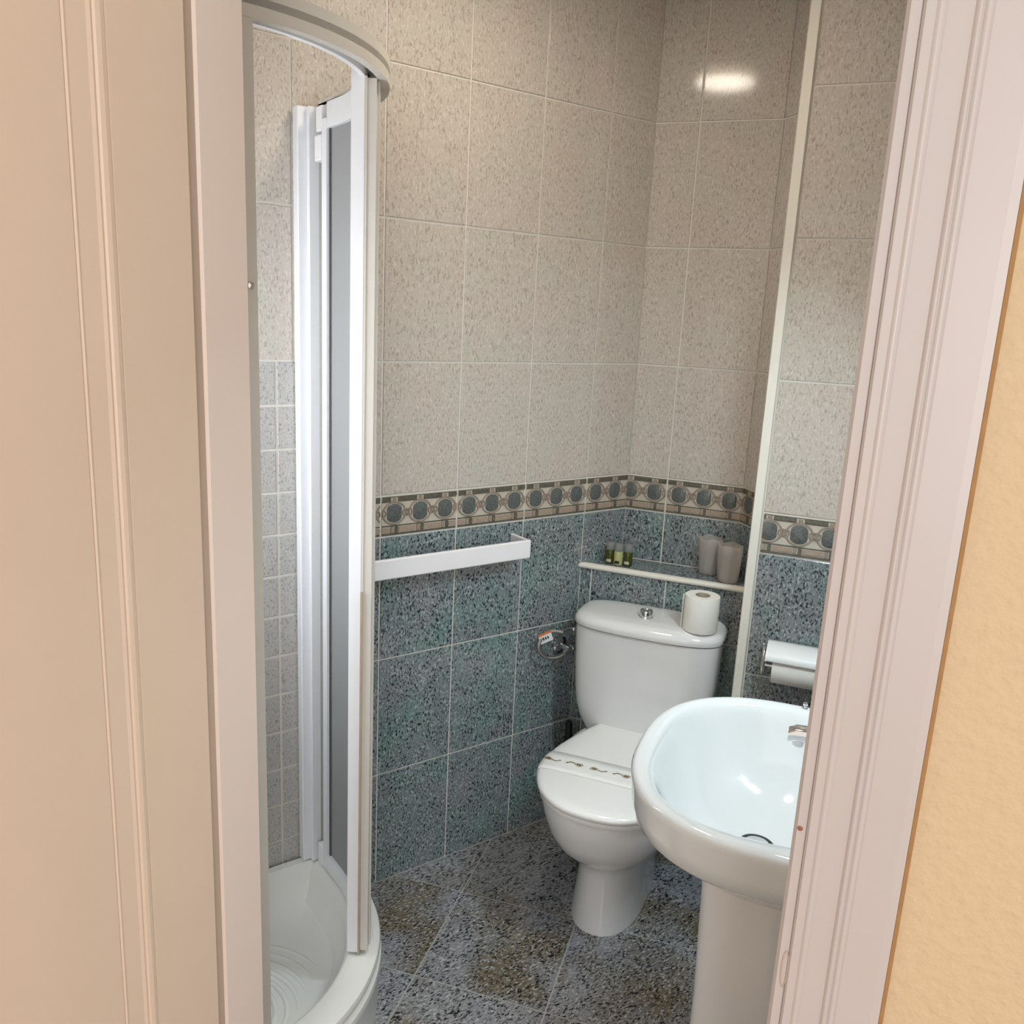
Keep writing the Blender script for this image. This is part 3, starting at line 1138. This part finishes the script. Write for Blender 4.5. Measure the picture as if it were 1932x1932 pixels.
bandr = []
for b_ in (-0.545, -0.57, -0.595, -0.62, -0.642):
    hw = lid_half(b_)
    row = [(-hw - 0.0015, b_, 0.412), (-hw - 0.0022, b_, 0.424), (-hw - 0.0005, b_, 0.4325), (-hw + 0.011, b_, 0.4385),
           (-hw * 0.75, b_, zb)]
    row += [(hw * f, b_, zb + 0.0005) for f in (-0.5, -0.25, 0, 0.25, 0.5)]
    row += [(hw * 0.75, b_, zb), (hw - 0.011, b_, 0.4385), (hw + 0.0005, b_, 0.4325), (hw + 0.0022, b_, 0.424), (hw + 0.0015, b_, 0.412)]
    bandr.append(row)
strap = obj('paper_band', loft(bandr, cap0=False, cap1=False, closed=False, angle=80), 'band_white')
md = strap.modifiers.new('thickness', 'SOLIDIFY')
md.thickness = 0.0004
md.offset = 1
strap.location = W(TA, 0, 0)
strap.rotation_euler = (0, 0, AA)
tag(strap, 'white paper band with gold scrolls across the closed toilet lid', 'paper band')


def scroll(flip):
    bm = bmesh.new()

    def stroke(pts, wid):
        pts = spline([(x, y, 0) for x, y in pts], 5)
        prev = None
        n = len(pts)
        for i, p in enumerate(pts):
            t = (pts[min(i + 1, n - 1)] - pts[max(i - 1, 0)]).normalized()
            nr = Vector((-t.y, t.x, 0))
            ww = wid * (0.35 + 0.65 * math.sin(math.pi * min(1, (i + 0.5) / n)))
            a = bm.verts.new(p + nr * ww)
            b = bm.verts.new(p - nr * ww)
            if prev:
                bm.faces.new((prev[0], a, b, prev[1]))
            prev = (a, b)

    stroke([(-0.020, -0.004), (-0.014, 0.004), (-0.006, 0.005), (0.002, 0.001)], 0.0018)
    stroke([(0.002, 0.006), (0.007, 0.003), (0.008, -0.003), (0.004, -0.006)], 0.0015)
    stroke([(0.004, 0.004), (0.011, 0.001), (0.013, -0.005), (0.009, -0.009)], 0.0015)
    stroke([(0.008, 0.006), (0.015, 0.000), (0.018, -0.006)], 0.0017)
    stroke([(0.000, -0.002), (0.005, -0.001), (0.009, -0.004)], 0.0012)
    stroke([(0.012, 0.008), (0.018, 0.005), (0.021, -0.001)], 0.0011)
    stroke([(-0.020, -0.004), (-0.022, -0.001), (-0.019, 0.001)], 0.0012)
    for v in bm.verts:
        v.co *= 1.05
        v.co.z = 0
        if flip:
            v.co.x, v.co.y = -v.co.x, -v.co.y * 0.9
    return mesh_of(bm)


s_up, s_dn = scroll(False), scroll(True)
for me in (s_up, s_dn):
    me.materials.append(M['gold'])
for k, xx in enumerate((-0.157, -0.094, -0.031, 0.032, 0.095, 0.157)):
    o = obj('scroll_print', (s_dn, s_up)[k % 2], parent=strap)
    o.location = (xx, -0.591, zb + (0.0016 if abs(xx) < 0.12 else 0.0008))

# ------------------------------------------------------------------ rolls of paper
roll = thing('toilet_roll', 'white toilet paper roll standing upright on the cistern lid', 'toilet roll', W(0.305, -0.288, 0.7588), AA)
obj('paper', lathe([(0.021, 0.0), (0.046, 0.0), (0.047, 0.003), (0.047, 0.095), (0.046, 0.098), (0.0205, 0.098)], 40,
                   cap0=False, cap1=False, angle=50), 'paper', roll)
obj('core', lathe([(0.0205, 0.0005), (0.0205, 0.0975), (0.0190, 0.0975), (0.0190, 0.0005)], 30, cap0=False, cap1=False), 'card', roll)
obj('loose_sheet', loft([[tuple(Vector((0.0476 * math.cos(t), 0.0476 * math.sin(t), z))) for t in
                          [math.radians(d) for d in range(120, 185, 6)]] + [(-0.0515, -0.012, z), (-0.0510, -0.013, z)] +
                         [tuple(Vector((0.0472 * math.cos(t), 0.0472 * math.sin(t), z))) for t in
                          [math.radians(d) for d in range(184, 119, -6)]] for z in (0.002, 0.0965)], angle=30), 'paper', roll)

# paper holder on the pilaster
hold = thing('paper_holder', 'chrome toilet paper holder with white flap on the pilaster', 'paper holder', W(0.0, PB, 0.0), AA)
# local x = a, y = distance (negative towards the room)
obj('wall_plate', box((0.478, -0.013, 0.694), (0.492, -0.006, 0.768), 0.002, 2), 'chrome', hold)
obj('side_bracket', tube(spline([(0.486, -0.012, 0.764), (0.487, -0.045, 0.772), (0.488, -0.070, 0.760), (0.488, -0.072, 0.715),
                                 (0.487, -0.045, 0.696), (0.486, -0.012, 0.700)], 6), 0.0038, 10), 'chrome', hold)
obj('spindle', tube([(0.486, -0.060, 0.728), (0.64, -0.060, 0.728)], 0.006, 10), 'chrome', hold)
flap = [(0.493, 0.660)]
fl_r = []
for y_, z_ in ((-0.010, 0.781), (-0.045, 0.789), (-0.078, 0.784), (-0.098, 0.772), (-0.106, 0.758)):
    fl_r.append([(0.493, y_, z_), (0.640, y_, z_), (0.640, y_ + 0.001, z_ - 0.0025), (0.493, y_ + 0.001, z_ - 0.0025)])
obj('flap', loft(fl_r, angle=60), 'plate_white', hold)
r2 = thing('toilet_roll', 'white toilet paper roll hanging in the chrome holder', 'toilet roll', W(0.570, PB - 0.060, 0.728), AA)
rm = lathe([(0.021, -0.058), (0.041, -0.058), (0.042, -0.055), (0.042, 0.055), (0.041, 0.058), (0.021, 0.058)], 36,
           cap0=False, cap1=False, angle=50)
rm.transform(Matrix.Rotation(math.pi / 2, 4, 'Y'))
obj('paper', rm, 'paper', r2)
cm = lathe([(0.0205, -0.0575), (0.0205, 0.0575), (0.019, 0.0575), (0.019, -0.0575)], 24, cap0=False, cap1=False)
cm.transform(Matrix.Rotation(math.pi / 2, 4, 'Y'))
obj('core', cm, 'card', r2)

# ------------------------------------------------------------------ bottles and wrapped tumblers on the ledge
bott = [(-0.012, -0.094, 'gel_green', 'small bottle of dark green gel at the left end of the ledge'),
        (0.016, -0.102, 'gel_pale', 'small pale yellow bottle between the two green ones on the ledge'),
        (0.044, -0.094, 'gel_green', 'small bottle of dark green gel nearest the wrapped tumblers')]
for a, b, mt, lb in bott:
    t = thing('toiletry_bottle', lb, 'bottle', W(a, b, ZS), AA, 'toiletry bottles on the ledge')
    obj('body', lathe([(0.0118, 0.0), (0.0138, 0.002), (0.0138, 0.040), (0.0128, 0.043), (0.009, 0.0435)], 24), mt, t)
    obj('cap', lathe([(0.0128, 0.0435), (0.0128, 0.064), (0.0120, 0.066), (0.0, 0.066)], 24), 'cap_clear', t)
    lbm = loft([[(0.0140 * math.cos(math.radians(d)), 0.0140 * math.sin(math.radians(d)), z) for d in range(-125, -60, 8)]
                for z in (0.006, 0.015)], cap0=False, cap1=False, closed=False)
    if mt == 'gel_pale':
        obj('label', lbm, 'black', t)
    else:
        obj('label', lbm, 'cream', t)

cups = [(0.279, -0.050, 'left of two glass tumblers wrapped in clear film on the ledge', 0.3),
        (0.344, -0.104, 'film-wrapped glass tumbler nearest the pilaster on the ledge', 1.7)]
for a, b, lb, ph in cups:
    t = thing('wrapped_tumbler', lb, 'tumbler', W(a, b, ZS), AA, 'wrapped tumblers on the ledge')
    obj('glass', lathe([(0.026, 0.002), (0.0265, 0.004), (0.033, 0.103), (0.0315, 0.103), (0.0255, 0.008), (0.0, 0.008)], 28,
                       cap1=False), 'tumbler', t)
    rg = []
    nn = 40
    prf = [(0.0, 0.0008), (0.020, 0.0008), (0.0285, 0.003), (0.0305, 0.012), (0.0315, 0.03), (0.0345, 0.06), (0.0368, 0.09),
           (0.0372, 0.104), (0.0350, 0.110), (0.033, 0.1115), (0.0305, 0.108), (0.028, 0.095), (0.018, 0.090), (0.0, 0.089)]
    for r_, z_ in prf:
        ring = []
        for i in range(nn):
            th = 2 * math.pi * i / nn
            wob = 1 + (0.035 * math.sin(5 * th + ph + 30 * z_) + 0.025 * math.sin(9 * th - 2 * ph - 20 * z_) +
                       0.02 * math.sin(14 * th + 45 * z_ + ph)) * min(1, z_ / 0.02)
            r_ = r_ if r_ < 0.0004 else r_
            ring.append((0.95 * max(r_, 0.0004) * wob * math.cos(th), 0.95 * max(r_, 0.0004) * wob * math.sin(th),
                         z_ + (0.0025 * math.sin(4 * th + ph) if z_ > 0.1 else 0)))
        rg.append(ring)
    obj('film_wrap', loft(rg, angle=70), 'film', t)

# ------------------------------------------------------------------ water supply at the left wall
val = thing('stop_valve', 'chrome stop valve on the left wall beside the cistern', 'valve', (0.0, -0.232, 0.598))
vm = lathe([(0.027, 0.006), (0.027, 0.009), (0.018, 0.014), (0.010, 0.016), (0.009, 0.040), (0.011, 0.041), (0.011, 0.054), (0.008, 0.056)], 24)
vm.transform(Matrix.Rotation(math.pi / 2, 4, 'Y'))
obj('escutcheon', vm, 'chrome', val)
hm = lathe([(0.006, 0.0), (0.010, 0.002), (0.0105, 0.012), (0.005, 0.015)], 12)
hm.transform(Matrix.Rotation(math.pi / 2, 4, 'X'))
ho = obj('knob', hm, 'chrome', val)
ho.location = (0.045, 0.024, 0.0)
obj('outlet', tube([(0.048, -0.006, -0.002), (0.051, -0.020, -0.010)], 0.0068, 12), 'chrome', val)
hose = thing('supply_hose', 'braided steel water hose looping from the stop valve to the cistern', 'hose', (0.05, -0.25, 0.59))
hp = spline([(0.052, -0.252, 0.586), (0.052, -0.285, 0.583), (0.050, -0.322, 0.592), (0.048, -0.345, 0.616), (0.048, -0.347, 0.642),
             (0.050, -0.330, 0.664), (0.056, -0.305, 0.673), (0.068, -0.278, 0.6685)], 8)
me = tube(hp, 0.0058, 10)
me.transform(Matrix.Translation((-0.05, 0.25, -0.59)))
obj('braid', me, 'braid', hose)
cst = W(TA - 0.210, -0.22, 0.665)
hp2 = spline([(0.068, -0.278, 0.6685), (0.055, -0.250, 0.668), (cst.x - 0.02, cst.y - 0.02, 0.667), (cst.x, cst.y, 0.665)], 6)
me = tube(hp2, 0.0045, 10)
me.transform(Matrix.Translation((-0.05, 0.25, -0.59)))
obj('tail', me, 'chrome', hose)
hn = obj('nut', lathe([(0.008, -0.008), (0.0085, -0.006), (0.0085, 0.006), (0.008, 0.008)], 6, smooth=False), 'chrome', hose)
hn.location = (cst.x - 0.05 - 0.012, cst.y + 0.25 - 0.012, 0.0755)
hn.rotation_euler = (math.pi / 2, 0, -0.7)
tg = thing('hose_tag', 'small white and orange paper tag on the water hose', 'tag', (0.050, -0.331, 0.664))
tgx = frame((0, 0, 0), Vector((0.35, 0.85, 0.38)), Vector((0.1, -0.42, 0.88)))
for nm, x0, x1, y0, y1, z, mt in (('card', -0.020, 0.020, -0.024, 0.012, 0.0065, 'plate_white'), ('stripe', -0.020, 0.020, 0.005, 0.013, 0.0069, 'orange'),
                                  ('mark', -0.009, -0.005, -0.013, -0.003, 0.0071, 'black'), ('mark', -0.002, 0.002, -0.013, -0.003, 0.0071, 'black'),
                                  ('mark', 0.005, 0.009, -0.013, -0.003, 0.0071, 'black')):
    me = box((x0, y0, z), (x1, y1, z + 0.0006))
    me.transform(tgx)
    obj(nm, me, mt, tg)

# slim black brush behind the bowl
br = thing('toilet_brush', 'slim black toilet brush handle standing in the corner behind the toilet', 'toilet brush', (0.033, -0.197, 0.0))
obj('holder', lathe([(0.022, 0.0), (0.022, 0.11), (0.019, 0.115), (0.012, 0.115)], 20), 'black', br)
obj('handle', lathe([(0.011, 0.11), (0.011, 0.335), (0.0095, 0.345), (0.0, 0.347)], 16), 'black', br)

# ------------------------------------------------------------------ sink
SB = -1.145
sink = thing('pedestal_sink', 'white pedestal sink beside the door with a rounded front', 'sink', W(0.0, SB, 0.0), AA)
SX0 = 0.60                   # start of the rounded front
SXW = RW - 0.008


def sink_outline(ins, z, hw=0.272, nose=0.26, n=40, back=0.0):
    """front: superellipse half; sides run straight to the wall"""
    p = 2.5
    pts = []
    xb = SXW - back
    for k in range(n + 1):
        t = math.pi / 2 + math.pi * k / n
        c, s = math.cos(t), math.sin(t)
        pts.append((SX0 + (nose - ins) * math.copysign(abs(c) ** (2 / p), c), (hw - ins) * math.copysign(abs(s) ** (2 / p), s), z))
    lo = pts[-1]
    hi = pts[0]
    for k in range(1, 6):
        pts.append((SX0 + (xb - SX0) * k / 5, lo[1], z))
    for k in range(1, 8):
        pts.append((xb, lo[1] + (hi[1] - lo[1]) * k / 8, z))
    for k in range(0, 5):
        pts.append((xb + (SX0 - xb) * k / 5, hi[1], z))
    return pts


ZR = 0.852
lev = [(0.160, 0.672), (0.120, 0.690), (0.085, 0.712), (0.050, 0.742), (0.020, 0.764), (0.010, 0.775), (0.004, 0.800), (0.001, 0.835), (0.000, 0.843), (0.003, 0.849),
       (0.008, ZR), (0.014, ZR + 0.0005)]
outer = [sink_outline(i_, z_) for i_, z_ in lev]


def bowl_ring(hx, hy, z, cx=0.0, cy=0.0, p=2.6):
    out = []
    ref = outer[0]
    n = len(ref)
    for i, q in enumerate(outer[-1]):
        th = math.atan2(q[1], (q[0] - 0.578) * 1.05)
        c, s = math.cos(th), math.sin(th)
        out.append((0.560 + cx + hx * math.copysign(abs(c) ** (2 / p), c), cy + hy * math.copysign(abs(s) ** (2 / p), s), z))
    return out


inner = [bowl_ring(0.192, 0.238, ZR - 0.001), bowl_ring(0.186, 0.232, ZR - 0.005), bowl_ring(0.180, 0.225, ZR - 0.015),
         bowl_ring(0.172, 0.215, ZR - 0.036, p=2.5), bowl_ring(0.158, 0.197, ZR - 0.068, p=2.4), bowl_ring(0.135, 0.166, ZR - 0.105, p=2.3),
         bowl_ring(0.100, 0.120, ZR - 0.137, p=2.2), bowl_ring(0.058, 0.068, ZR - 0.153, p=2.1), bowl_ring(0.022, 0.022, ZR - 0.158, p=2)]
obj('basin', loft(outer + inner, cap0=True, cap1=True, angle=70), 'ceramic_sink', sink)
pd = []
for hx, hy, z in ((0.120, 0.098, 0.0), (0.118, 0.096, 0.02), (0.106, 0.086, 0.10), (0.104, 0.085, 0.40), (0.110, 0.089, 0.62), (0.116, 0.093, 0.682)):
    pd.append([(x, y, z) for x, y in rrect(hx, hy, 4.0, 48, 0.588, 0.0)])
obj('pedestal', loft(pd, angle=60), 'ceramic', sink)
obj('drain_gap', lathe([(0.030, ZR - 0.1590), (0.030, ZR - 0.1560), (0.021, ZR - 0.1555), (0.021, ZR - 0.1590)], 28, (0.560, 0.0), cap0=False, cap1=False), 'black', sink)
obj('drain', lathe([(0.022, ZR - 0.1585), (0.022, ZR - 0.1550), (0.014, ZR - 0.154), (0.0, ZR - 0.155)], 24, (0.560, 0.0)), 'chrome', sink)
# mixer tap
tap = thing('mixer_tap', 'chrome mixer tap at the back of the sink, mostly behind the door frame', 'tap', W(0.735, SB, ZR), AA)
obj('body', lathe([(0.026, 0.0), (0.026, 0.006), (0.022, 0.010), (0.021, 0.075), (0.019, 0.085), (0.0, 0.088)], 28), 'chrome', tap)
sp = []
for x_, z_, hy, hz in ((0.0, 0.058, 0.016, 0.014), (-0.05, 0.066, 0.015, 0.013), (-0.10, 0.068, 0.0145, 0.012), (-0.135, 0.066, 0.014, 0.012), (-0.147, 0.062, 0.0125, 0.010)):
    sp.append([(x_, y, z_ + z) for y, z in rrect(hy, hz, 3.5, 20)])
obj('spout', loft(sp, angle=60), 'chrome', tap)
obj('aerator', lathe([(0.009, 0.045), (0.010, 0.047), (0.010, 0.060)], 20, (-0.130, 0.0)), 'chrome', tap)
obj('lever', tube([(0.0, 0.0, 0.088), (-0.02, 0.0, 0.108), (-0.075, 0.0, 0.118)], 0.007, 10), 'chrome', tap)
fx_ = lathe([(0.008, 0.0), (0.008, 0.003), (0.0045, 0.005), (0.0045, 0.010), (0.0085, 0.014), (0.0085, 0.020), (0.005, 0.024), (0.0, 0.0245)], 18)
fo = obj('soap_dish_knob', fx_, 'chrome')
fo.location = W(0.607, SB + 0.256, ZR - 0.001)
fo.scale = (0.6, 0.6, 0.6)
tag(fo, 'small chrome fitting on the far rim of the sink by the door frame', 'fitting')

# ------------------------------------------------------------------ lamps
lamp = thing('ceiling_lamp', 'round warm white ceiling lamp in the middle of the bathroom', 'lamp', W(0.03, -0.90, ZC), AA)
obj('base', lathe([(0.125, 0.0), (0.125, -0.022), (0.110, -0.030), (0.108, -0.012), (0.0, -0.012)], 40, cap0=False), 'plastic_white', lamp)
obj('diffuser', lathe([(0.107, -0.020), (0.106, -0.030), (0.08, -0.042), (0.04, -0.049), (0.0, -0.051)], 40, cap0=False), 'lamp_glow', lamp)
mir = thing('mirror_lamp', 'slim white lamp above the sink on the right wall', 'lamp', W(RW, -1.10, 1.70), AA)
obj('housing', box((-0.11, -0.29, -0.012), (-0.006, 0.29, 0.03), 0.006, 2), 'plastic_white', mir)
